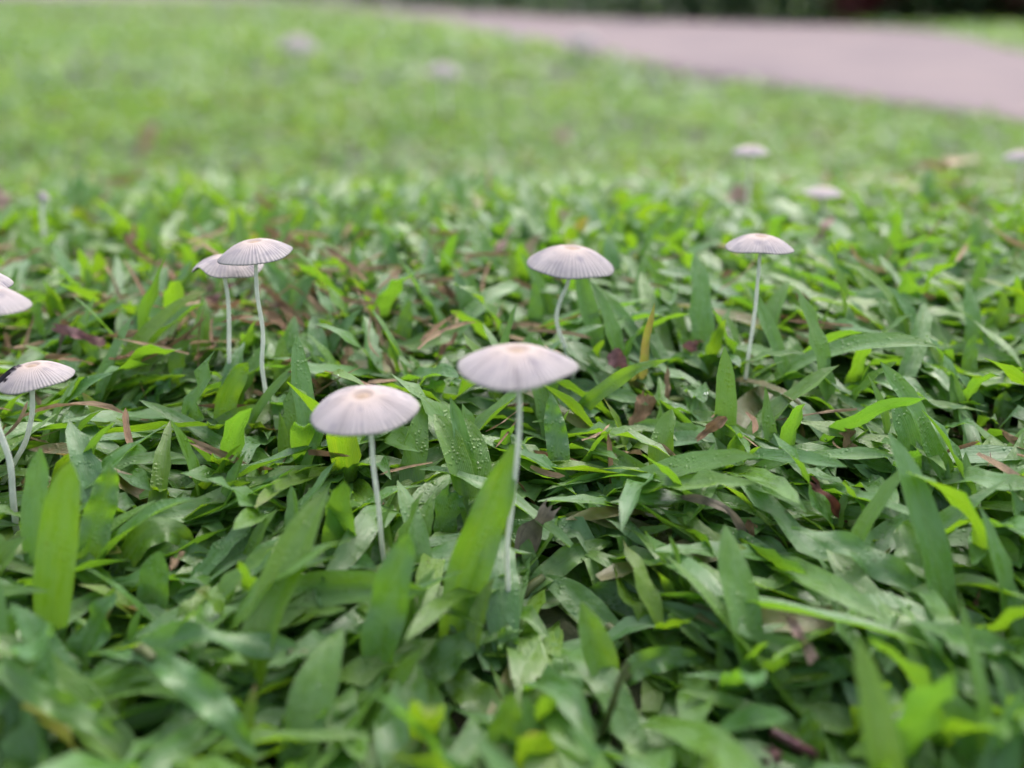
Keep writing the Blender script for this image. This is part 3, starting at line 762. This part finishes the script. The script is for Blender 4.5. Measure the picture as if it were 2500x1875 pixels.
D('long greyish dry runner arching over the gap of the mat', [(1822, 1310), (1780, 1250), (1720, 1222), (1655, 1212)], 20, 'grey', yaw=0, up=1, zs=[0.014, 0.022, 0.024, 0.024], basew=1, tip=1.5, fold=0.4, seed=68)
D('tan strip poking from beneath the wet blades', [(2520, 1110), (2490, 1085), (2465, 1068), (2445, 1050)], 15, 'tan', yaw=0, up=1, zs=[0.020, 0.022, 0.024, 0.026], torn=True, fold=0.4, seed=69)
D('pinkish dead tip standing in the dark gap at the front', [(706, 1735), (722, 1700), (735, 1665), (742, 1640)], 36, 'pink', yaw=10, up=0.4, zb=0.012, torn=True, basew=0.7, fold=0.3, seed=70)
D('beige dead blade end standing on a pale wet leaf', [(1985, 1610), (1965, 1570), (1945, 1535), (1925, 1510)], 26, 'pink', yaw=0, up=0.4, zb=0.022, torn=True, basew=0.9, fold=0.3, seed=71)
D('brown strip leaning against the wet blades at the lawn gap', [(2310, 1545), (2340, 1510), (2368, 1480), (2392, 1440)], 20, 'brown', yaw=0, up=0.6, zb=0.012, lean=0.01, torn=True, basew=0.9, fold=0.4, seed=72)
D('rosy dead stub at the very front of the lawn', [(1886, 1900), (1884, 1870), (1880, 1845), (1872, 1825)], 46, 'mauve', yaw=0, up=0.3, zb=0.012, torn=True, basew=1, fold=0.2, seed=73)
D('yellow orange tip poking out at the hoop of the arching blade', [(415, 1390), (430, 1370), (440, 1358), (450, 1348)], 14, 'tan', yaw=0, up=0.4, zb=0.026, tip=1.4, seed=74)
D('large tan leaf lying flat on the blurred lawn', [(2225, 425), (2270, 408), (2330, 398), (2392, 388)], 52, 'tan', yaw=0, up=0.9, zs=[0.030, 0.035, 0.038, 0.038], tip=3, fold=0.1, seed=75)
D('round orange tan leaf below the small distant lilac mushroom', [(1802, 505), (1802, 485), (1802, 465), (1800, 448)], 44, 'pink', yaw=0, up=0.4, zb=0.018, tip=2.4, basew=0.9, fold=0.1, seed=76)
D('cream dead leaf leaning at the side of the blurred lawn', [(22, 525), (10, 500), (-2, 475), (-8, 455)], 34, 'pink', yaw=0, up=0.3, zb=0.020, tip=2.4, fold=0.1, seed=77)
D('tan upright dead leaf far on the lawn', [(345, 372), (355, 345), (370, 320), (382, 300)], 40, 'tan', yaw=0, up=0.3, zb=0.018, tip=2.4, fold=0.1, seed=78)
D('pinkish dead leaf behind the grooved mushroom in the blur', [(1365, 345), (1372, 330), (1380, 312)], 40, 'pink', yaw=0, up=0.5, zb=0.02, tip=2.4, fold=0.1, seed=79)
D('brown dead leaf in the blur above the grooved cap', [(1370, 545), (1378, 530), (1390, 515)], 34, 'brown', yaw=0, up=0.5, zb=0.02, tip=2.4, fold=0.1, seed=80)
D('rosy dead strip in the blur behind the flat capped mushroom', [(1985, 600), (2005, 570), (2020, 545), (2035, 530)], 22, 'pink', yaw=0, up=0.4, zb=0.02, tip=2.4, fold=0.1, seed=81)
D('tan dead strip in the blur behind the twin mushrooms', [(310, 600), (325, 570), (335, 545)], 18, 'brown', yaw=0, up=0.4, zb=0.02, tip=2.4, fold=0.1, seed=82)

# ------------------------------------------------------------------ clover
def clover():
    c = gpt(2008, 895, 0.012)
    root = empty('clover', c)
    tag(root, 'small clover with round leaflets among the flat wet blades', 'clover')
    for (px, py, rpx, tl, az, nm) in ((2005, 855, 17, 72, 0, 0), (2010, 905, 24, 55, 170, 1), (1984, 893, 20, 30, 80, 2)):
        p = at(px, py, c[1] + (0.002 if nm == 0 else -0.002))
        r0 = rpx * project(p)[2] / FPX
        rings, seg = 5, 18
        V = []
        for i in range(rings):
            for k in range(seg):
                t = 2 * math.pi * k / seg
                q = max(i / (rings - 1), 0.02)
                rad = r0 * q * (1 - 0.12 * math.exp(-((t - math.pi / 2) / 0.3) ** 2))
                V.append((rad * math.cos(t), rad * math.sin(t) * 1.1, 0.25 * r0 * q * q * abs(math.cos(t))))
        rot = Matrix.Rotation(R(az * 0.2), 3, 'Z') @ Matrix.Rotation(R(tl), 3, 'X')
        V = np.array(V) @ np.array(rot).T + p - c
        mesh_np('leaflet', V, grid_faces(rings, seg, True), M['clover'], root)
        sv, sf = tube(catmull([np.array([0, 0, -0.012]), (p - c) * 0.5 + np.array([0.0006, 0, -0.002]), p - c], 10), 0.00035, 7)
        mesh_np('stalk', sv, sf, M['runner'], root)
clover()

# ------------------------------------------------------------------ runners of the grass (stolons)
def runner(label, pts, zs, rpx, mat):
    C = np.array([gpt(x, y, z) for (x, y), z in zip(pts, zs)])
    r0 = rpx * project(C[0])[2] / FPX
    C2 = catmull(C, 30)
    t = np.linspace(0, 1, 30)
    V, F = tube(C2, r0 * (1 + 0.35 * np.exp(-((t * 4) % 1 - 0.5) ** 2 / 0.004)), 9)
    o = mesh_np('grass_runner', V - C[0], F, M[mat], None)
    o.location = C[0].tolist()
    tag(o, label, 'runner')
runner('dark purple runner stem lying at the front of the lawn', [(1886, 1786), (1920, 1806), (1950, 1822), (1985, 1840)], [0.018, 0.018, 0.017, 0.014], 11, 'purple')
runner('pale green stem bent up from the forked shoot', [(1470, 1790), (1495, 1720), (1512, 1665), (1532, 1620)], [0.006, 0.016, 0.022, 0.026], 9, 'runner')
runner('brown runner crossing the dark gap of the mat', [(1900, 1272), (1960, 1276), (2010, 1290), (2060, 1310)], [0.010, 0.011, 0.010, 0.008], 6, 'purple')

# ------------------------------------------------------------------ scattered grass
def make_leaves(base, az, el, curl, daz, L, W, roll, twist, wav, wk, ph, fold, tipp, ns, nu, floor):
    n = len(L)
    s = np.linspace(0, 1, ns)[None, :]
    E = el[:, None] + curl[:, None] * s ** 1.4
    A = az[:, None] + daz[:, None] * s
    d = np.stack([np.cos(E) * np.cos(A), np.cos(E) * np.sin(A), np.sin(E)], -1)
    step = (L / (ns - 1))[:, None, None]
    pos = np.concatenate([np.zeros((n, 1, 3)), np.cumsum(0.5 * (d[:, 1:] + d[:, :-1]) * step, 1)], 1) + base[:, None]
    # blades that droop settle on the mat instead of diving under it
    lim = floor[:, None] + 0.002 * np.sin(s * 9 + ph[:, None])
    low = pos[..., 2] < lim
    pos[..., 2] = np.where(low & (s > 0.3), lim + (pos[..., 2] - lim) * 0.12, pos[..., 2])
    side = np.stack([-np.sin(A), np.cos(A), np.zeros_like(A)], -1)
    up = np.cross(d, side)
    ro = roll[:, None] + twist[:, None] * s
    S = np.cos(ro)[..., None] * side + np.sin(ro)[..., None] * up
    U = -np.sin(ro)[..., None] * side + np.cos(ro)[..., None] * up
    b = 0.55 + 0.45 * np.clip(s / 0.3, 0, 1) ** 0.8
    x = np.clip((s - 0.5) / 0.5, 0, 1)
    wd = (W / 2)[:, None] * b * np.clip(1 - x ** tipp[:, None], 0.0, 1) ** 0.75
    wd = np.maximum(wd, (W * 0.02)[:, None])
    env = np.sin(np.pi * np.clip(s * 0.96 + 0.02, 0, 1)) ** 0.5
    u = np.linspace(-1, 1, nu)
    V = np.zeros((n, ns, nu, 3))
    for j, uu in enumerate(u):
        p2 = ph[:, None] + (0 if uu < 0 else 1.9)
        off = fold[:, None] * wd * abs(uu) + (wav[:, None] * env * np.sin(2 * np.pi * wk[:, None] * s + p2)) * abs(uu) ** 1.4
        lat = wd * uu * (1 + 0.05 * np.sin(2 * np.pi * wk[:, None] * 1.3 * s + p2))
        V[:, :, j] = pos + S * lat[..., None] + U * off[..., None]
    uv = np.stack(np.broadcast_arrays((u[None, :] + 1) / 2, s[0][:, None]), -1).reshape(-1, 2)
    return V.reshape(n, ns * nu, 3), uv

def shoots(xy, lod):
    """leaf parameters for shoots standing at xy; returns dict of arrays with shoot index"""
    n = len(xy)
    x, y = xy[:, 0], xy[:, 1]
    flow = np.clip((x / np.maximum(y, 0.1) + 0.08) / 0.25, 0, 1) * np.clip((y - 0.15) / 0.08, 0, 1)
    k = rng.integers(4, 8, n)
    idx = np.repeat(np.arange(n), k)
    m = len(idx)
    order = np.concatenate([np.arange(q) for q in k])
    # neighbouring shoots lie the same way: a slowly turning direction of growth
    lay = (R(135) * flow + (1 - flow) * (R(95) + 0.9 * np.sin(x * 19 + 1.1) + 0.8 * np.sin(y * 23 + x * 9)) + 0.35 * np.sin(x * 31 + y * 27))
    az0 = np.where(rng.random(n) < 0.86, lay + rng.normal(0, 0.42, n), rng.uniform(0, 2 * np.pi, n))
    az = az0[idx] + np.where(rng.random(m) < 0.36, np.pi, 0) + rng.normal(0, 0.38, m)
    kind = rng.random(m)
    upr = 0.10 + 0.10 * (1 - flow[idx])
    el = np.where(kind < 0.62, rng.uniform(R(3), R(26), m), np.where(kind < 1 - upr, rng.uniform(R(22), R(46), m), rng.uniform(R(52), R(84), m)))
    curl = -rng.uniform(R(8), R(62), m) * np.where(kind < 0.62, 0.55, 1.0)
    L = rng.normal(0.040, 0.010, m).clip(0.013, 0.062) * (1 - 0.28 * np.clip((y[idx] - 0.33) / 0.09, 0, 1)) * (1 + 0.14 * np.clip((0.27 - y[idx]) / 0.05, 0, 1))
    W = rng.normal(0.0062, 0.0011, m).clip(0.0034, 0.0086) * (1 + 0.18 * np.clip((0.27 - y[idx]) / 0.05, 0, 1))
    young = rng.random(m) < 0.12
    L = np.where(young, rng.uniform(0.012, 0.024, m), L)
    W = np.where(young, rng.uniform(0.0035, 0.0055, m), W)
    el = np.where(young, rng.uniform(R(45), R(85), m), el)
    back = np.clip((y[idx] - 0.45) / 0.25, 0, 1)
    L = L * (1 - 0.12 * back) * (1 + 0.12 * np.clip((y[idx] - 0.7) / 0.3, 0, 1))
    W = W * (1 + 0.2 * np.clip((y[idx] - 0.7) / 0.3, 0, 1))
    el = el * (1 - 0.22 * back)
    tall = el > R(55)
    L = np.where(tall & ~young, L * 0.82, L)
    tipp = np.where(young, rng.uniform(1.1, 1.6, m), rng.uniform(1.5, 2.7, m))
    rnd = np.clip(rng.beta(2.2, 2.6, m) + 0.12 * young, 0, 1)
    gz = hz(x, y)
    base = np.stack([x[idx] + rng.normal(0, 0.002, m), y[idx] + rng.normal(0, 0.002, m), gz[idx] + rng.uniform(0.0005, 0.013, m)], -1)
    # the lawn is not even: yellower, bluer and drier patches
    px_, py_ = x[idx], y[idx]
    cl = np.sin(px_ * 9.1 + 1.7 * np.sin(py_ * 6.3)) * np.cos(py_ * 7.7 + 1.1 * np.sin(px_ * 5.1)) + 0.6 * np.sin(px_ * 23 + py_ * 17) * np.sin(py_ * 19 - px_ * 7)
    rnd = np.clip(rnd + cl * (0.10 + 0.14 * back), 0, 1)
    dp = 0.018 + 0.16 * back * np.clip(np.sin(px_ * 6.7 + 2.0) * np.sin(py_ * 5.3 + px_ * 2.1) - 0.25, 0, 1)
    dry = np.where(rng.random(m) < dp, rng.uniform(0.5, 1.0, m), 0)
    return dict(idx=idx, base=base, az=az, el=el, curl=curl, daz=rng.normal(0, 0.28, m), L=L, W=W, roll=rng.normal(0, 0.22, m),
                twist=rng.normal(0, 0.35, m), wav=np.abs(rng.normal(0.0009, 0.0005, m)) * (W / 0.007), wk=rng.uniform(1.5, 4.5, m), ph=rng.uniform(0, 6.28, m),
                fold=rng.uniform(0.05, 0.6, m), tipp=tipp, floor=gz[idx] + rng.uniform(0.003, 0.016, m)), rnd, dry

def blocked(V, nu):
    """leaves (n,k,3) that would stand in front of a mushroom or traced blade"""
    m_ = V.shape[1] // nu
    G = V.reshape(len(V), m_, nu, 3)
    G = np.concatenate([G, 0.5 * (G[:, 1:] + G[:, :-1])], 1)
    px, py, dep = project(G.reshape(len(V), -1, 3))
    bad = np.zeros(len(V), bool)
    for kind, data, d, *ex in PROTECT:
        near = dep < d + 0.002
        if kind == 'cap':
            cx, cy, rx, ry, roll = data
            q = ((px - cx) / rx) ** 2 + ((py - cy) / ry) ** 2 < 1
            bad |= (q & near).any(1)
        else:
            rad = ex[0]
            bb = (px > data[:, 0].min() - rad) & (px < data[:, 0].max() + rad) & (py > data[:, 1].min() - rad) & (py < data[:, 1].max() + rad) & near
            cand = np.where(bb.any(1) & ~bad)[0]
            if len(cand) == 0: continue
            dx = px[cand][..., None] - data[:, 0]; dy = py[cand][..., None] - data[:, 1]
            hit = ((dx ** 2 + dy ** 2).min(-1) < rad ** 2) & near[cand]
            bad[cand[hit.any(1)]] = True
    return bad

def scatter(n, xr, yr, keep):
    xy = np.stack([rng.uniform(*xr, n), rng.uniform(*yr, n)], 1)
    return xy[keep(xy[:, 0], xy[:, 1])]

def stack_mesh(name, V, uv, F1, rnd, dry, mat):
    n, k = V.shape[:2]
    F = (F1[None] + (np.arange(n) * k)[:, None, None]).reshape(-1, F1.shape[1])
    o = mesh_np(name, V.reshape(-1, 3), F, M[mat], None, np.tile(uv, (n, 1)), dict(rnd=np.repeat(rnd, k), dry=np.repeat(dry, k)))
    return o

DROPS = []

LNAME = ['the widest mushroom', 'the ring-centred mushroom', 'the bent-stemmed mushroom', 'the flat-capped mushroom', 'the twin mushrooms', 'the twin mushrooms', 'the rotten-edged mushroom', 'the large mauve mushroom', 'the large mauve mushroom']
LAND = np.array(LANDL)

def near_lawn():
    NS, NU = 11, 5
    keep = lambda x, y: (np.abs(x) < 0.16 + 0.62 * np.maximum(y, 0)) & (y < 0.62)
    xy = scatter(int(7000 * 1.1 * 0.56), (-0.55, 0.55), (0.06, 0.62), keep)
    P, rnd, dry = shoots(xy, 0)
    idx = P.pop('idx')
    V, uv = make_leaves(ns=NS, nu=NU, **P)
    F1 = grid_faces(NS, NU)
    # nothing right in front of the lens
    q = V - np.array([0, 0, CAMZ])
    clear = (np.linalg.norm(q, axis=-1).min(1) > 0.09)
    good = clear & ~blocked(V, NU)
    # choose the shoots that show largest as single tufts
    px, py, dep = project(V.mean(1))
    inside = (px > -60) & (px < 2560) & (py > 300) & (py < 1960) & good
    score = np.zeros(len(xy))
    np.maximum.at(score, idx[inside], 1.0 / dep[inside])
    pick = np.argsort(-score)[:285]
    pick = pick[score[pick] > 0]
    single = np.zeros(len(xy), bool); single[pick] = True
    for s in pick:
        ids = np.where((idx == s) & good)[0]
        if len(ids) == 0: continue
        b = np.array([xy[s][0], xy[s][1], float(hz(*xy[s]))])
        t = empty('grass_tuft', b)
        e = P['el'][ids].mean(); rn = rnd[ids].mean()
        look = ('upright ' if e > R(42) else 'flat lying ' if e < R(27) else 'spreading ') + ('yellowish green' if rn > 0.55 else 'bluish green' if rn < 0.40 else 'mid green')
        dl = np.hypot(LAND[:, 0] - b[0], LAND[:, 1] - b[1])
        jn = int(np.argmin(dl))
        where = ('at the foot of ' if dl[jn] < 0.022 else 'near ') + LNAME[jn] if dl[jn] < 0.055 else 'standing clear of all the mushrooms'
        if (dry[ids] > 0).any(): where = 'with a dry blade ' + where
        tag(t, ' '.join((look + ' grass tuft ' + where).replace('flat lying', 'flat').split()), 'grass tuft', look + ' tufts ' + where)
        for i in ids:
            mesh_np('leaf', V[i] - b, F1, M['leaf'], t, uv, dict(rnd=np.full(NS * NU, rnd[i]), dry=np.full(NS * NU, dry[i])))
    rest = good & ~single[idx]
    # an under-layer of flat older leaves close to the soil
    nf = 2600
    fx = scatter(nf, (-0.42, 0.42), (0.10, 0.55), keep)
    Q, rnf, drf = shoots(fx, 0)
    fi = Q.pop('idx')
    sel = np.zeros(len(fi), bool); sel[np.unique(fi, return_index=True)[1]] = True
    Q = {k_: v_[sel] for k_, v_ in Q.items()}
    rnf, drf = rnf[sel], drf[sel]
    Q['el'] = rng.uniform(0.02, 0.22, sel.sum()); Q['curl'] = -rng.uniform(0, 0.2, sel.sum())
    Q['L'] = np.maximum(Q['L'], 0.026) * 1.1; Q['W'] = np.maximum(Q['W'], 0.0058)
    Q['base'][:, 2] = hz(Q['base'][:, 0], Q['base'][:, 1]) + rng.uniform(0.001, 0.007, sel.sum())
    VF, _ = make_leaves(ns=NS, nu=NU, **Q)
    gf = ~blocked(VF, NU)
    o = stack_mesh('grass', np.concatenate([V[rest], VF[gf]]), uv, F1, np.r_[rnd[rest], rnf[gf]], np.r_[dry[rest], drf[gf]], 'leaf')
    tag(o, 'matted broad-bladed lawn grass between the tufts', 'grass', kind='stuff')
    # places for water drops: upper faces of leaves in the sharp zone
    cand = np.where(good & (dep < 0.55) & (px > -40) & (px < 2540))[0]
    Vg = V[cand].reshape(len(cand), NS, NU, 3)
    for _ in range(420):
        a = rng.integers(len(cand)); i = rng.integers(2, NS - 2); j = rng.integers(0, NU - 1)
        f, g = rng.random(2)
        p00, p10, p01 = Vg[a, i, j], Vg[a, i + 1, j], Vg[a, i, j + 1]
        nrm = np.cross(p10 - p00, p01 - p00)
        l = np.linalg.norm(nrm)
        if l < 1e-12: continue
        nrm /= l
        if nrm[2] < 0: nrm = -nrm
        if nrm[2] < 0.55: continue
        DROPS.append((p00 + f * (p10 - p00) + g * (p01 - p00), nrm, min(0.0011, 0.00018 + rng.exponential(0.00018))))
near_lawn()

def mid_lawn():
    NS, NU = 5, 3
    keep = lambda x, y: (np.abs(x) < 0.55 + 0.62 * np.maximum(y, 0)) & ~((np.abs(x) < 0.16 + 0.62 * np.maximum(y, 0)) & (y < 0.62) & (y > 0.06)) & (np.hypot(x, y) > 0.10) & ~in_path(x, y)
    xy = scatter(14500, (-2.2, 2.2), (-0.25, 2.6), keep)
    P, rnd, dry = shoots(xy, 1)
    P.pop('idx')
    V, uv = make_leaves(ns=NS, nu=NU, **P)
    good = (np.linalg.norm(V - np.array([0, 0, CAMZ]), axis=-1).min(1) > 0.10) & ~blocked(V, NU)
    o = stack_mesh('grass', V[good], uv, grid_faces(NS, NU), rnd[good], dry[good], 'leaf_far')
    tag(o, 'soft blurred lawn grass stretching back to the path', 'grass', kind='stuff')
mid_lawn()

def far_lawn():
    NS, NU = 4, 2
    keep = lambda x, y: (np.abs(x) < 0.9 + 0.62 * y) & ~in_path(x, y)
    xy = np.concatenate([scatter(11500, (-4.8, 4.8), (2.5, 6.5), keep), scatter(7000, (-9, 9), (6.5, 14.0), keep)])
    P, rnd, dry = shoots(xy, 2)
    P.pop('idx')
    g = 1 + np.clip((P['base'][:, 1] - 2.5) / 6, 0, 1)
    P['L'] = P['L'] * (0.5 + 0.9 * g); P['W'] = P['W'] * (0.4 + 1.3 * g)
    V, uv = make_leaves(ns=NS, nu=NU, **P)
    o = stack_mesh('grass', V, uv, grid_faces(NS, NU), rnd, dry * 0.6, 'leaf_far')
    tag(o, 'distant lawn grass beside and beyond the path', 'grass', kind='stuff')
far_lawn()

# ------------------------------------------------------------------ straw litter between the blades
def litter():
    n = 2000
    y = 0.26 + 1.1 * rng.random(n) ** 1.5
    x = rng.uniform(-1, 1, n) * (0.10 + 0.55 * y)
    cl = rng.random(n) < 0.36
    x = np.where(cl, rng.normal(-0.085, 0.045, n), x)
    y = np.where(cl, rng.normal(0.375, 0.035, n), y)
    gz = hz(x, y)
    m = n
    base = np.stack([x, y, gz + np.where(rng.random(m) < 0.5, rng.uniform(0.001, 0.006, m), rng.uniform(0.010, 0.030, m))], -1)
    V, uv = make_leaves(base, rng.uniform(0, 6.28, m), rng.normal(0.05, 0.35, m), rng.normal(0, 0.4, m), rng.normal(0, 0.5, m), rng.uniform(0.008, 0.028, m),
                        rng.uniform(0.0005, 0.0024, m), rng.normal(0, 0.8, m), rng.normal(0, 1.2, m), rng.uniform(0, 0.0004, m), rng.uniform(1, 3, m), rng.uniform(0, 6, m),
                        rng.uniform(0.1, 0.9, m), rng.uniform(4, 14, m), 7, 3, gz + 0.004)
    ok = ~blocked(V, 3)
    F1 = grid_faces(7, 3)
    grp = rng.integers(0, 4, m)
    for g, mt in enumerate(('tan', 'brown', 'brown', 'tan')):
        s = ok & (grp == g)
        o = stack_mesh('straw_litter', V[s], uv, F1, np.zeros(s.sum()), np.zeros(s.sum()), mt)
        tag(o, ('straw coloured', 'brown', 'cinnamon coloured', 'pale yellowish')[g] + ' dry clippings strewn through the grass', 'litter', kind='stuff')
litter()

def drops():
    rings, seg = 5, 8
    ph = np.linspace(0.05, math.pi - 0.05, rings)
    th = np.linspace(0, 2 * np.pi, seg, endpoint=False)
    unit = np.array([[math.sin(a) * math.cos(t), math.sin(a) * math.sin(t), math.cos(a)] for a in ph for t in th])
    F1 = grid_faces(rings, seg, True)
    Vs = []
    for p, nrm, r in DROPS:
        ref = np.array([1.0, 0, 0]) if abs(nrm[0]) < 0.8 else np.array([0, 1.0, 0])
        a = np.cross(nrm, ref); a /= np.linalg.norm(a)
        b = np.cross(nrm, a)
        Vs.append(p + r * (unit[:, :1] * a * 1.1 + unit[:, 1:2] * b + unit[:, 2:] * nrm * 0.62) + nrm * r * 0.35)
    V = np.array(Vs)
    k = V.shape[1]
    F = (F1[None] + (np.arange(len(V)) * k)[:, None, None]).reshape(-1, 4)
    o = mesh_np('water_drops', V.reshape(-1, 3), F, M['water'])
    tag(o, 'tiny clear rain drops beaded on the grass blades', 'rain drops', kind='stuff')
drops()

# ------------------------------------------------------------------ shrubs beyond the path
def shrub(x, y, rad, h, mat, label, group, seed):
    r_ = np.random.default_rng(seed)
    root = empty('shrub', (x, y, float(slope(9.0))))
    tag(root, label, 'shrub', group)
    for k in range(5):
        a = r_.uniform(0, 6.28)
        tipp = np.array([math.cos(a) * rad * 0.6, math.sin(a) * rad * 0.6, h * r_.uniform(0.6, 0.95)])
        C = catmull([np.array([0.02 * math.cos(a), 0.02 * math.sin(a), -0.01]), tipp * np.array([0.35, 0.35, 0.5]), tipp], 8)
        V, F = tube(C, np.linspace(0.012, 0.003, 8), 7)
        mesh_np('stem', V, F, M['wood'], root)
    n = 700
    d = r_.normal(0, 1, (n, 3)); d /= np.linalg.norm(d, axis=1)[:, None]
    q = r_.random(n) ** 0.45
    c = d * q[:, None] * np.array([rad, rad, h * 0.55]) * (1 + 0.25 * np.sin(d[:, :1] * 5 + seed))
    c[:, 2] = np.where(r_.random(n) < 0.6, c[:, 2] + h * 0.5, r_.uniform(0.0, h * 0.5, n))
    c[:, 2] = np.maximum(c[:, 2], 0.006 + 0.05 * r_.random(n))
    m = n
    V, uv = make_leaves(c, r_.uniform(0, 6.28, m), r_.uniform(-0.4, 0.9, m), -r_.uniform(0.1, 0.9, m), r_.normal(0, 0.3, m), r_.uniform(0.05, 0.10, m), r_.uniform(0.024, 0.046, m),
                        r_.normal(0, 0.5, m), r_.normal(0, 0.4, m), np.full(m, 0.001), np.full(m, 2.0), r_.uniform(0, 6, m), r_.uniform(0, 0.4, m), np.full(m, 1.5), 5, 3, np.full(m, -1.0))
    o = stack_mesh('crown', V, uv, grid_faces(5, 3), np.zeros(m), np.zeros(m), mat)
    o.parent = root
k = 0
for px, mat in ((560, 0), (760, 0), (930, 0), (1090, 0), (1250, 0), (1400, 0), (1560, 0), (1700, 0), (1850, 0), (1990, 0), (2110, 1), (2220, 0), (2330, 0), (2400, 1), (2500, 0), (2640, 0), (2800, 0)):
    fy = np.interp(px, [p[0] for p in FAR], [p[1] for p in FAR])
    fy = min(fy, 56)
    g = gpt(px, fy, 0.022)
    dist = np.hypot(g[0], g[1])
    s = 1 + 0.22 / dist
    rad = (0.40 + 0.07 * math.sin(k * 2.3)) * dist / 7.0
    p = g[:2] * (1 + (rad * 0.8) / dist)
    if mat: shrub(p[0], p[1], rad * 0.8, 0.42, 'shrub_red', 'reddish brown leaved shrub in the row beyond the path', 'red shrubs beyond the path', 50 + k)
    else: shrub(p[0], p[1], rad, 0.50 + 0.1 * math.sin(k * 1.7), 'shrub', 'dark green leafy shrub in the row beyond the path', 'green shrubs beyond the path', 50 + k)
    k += 1
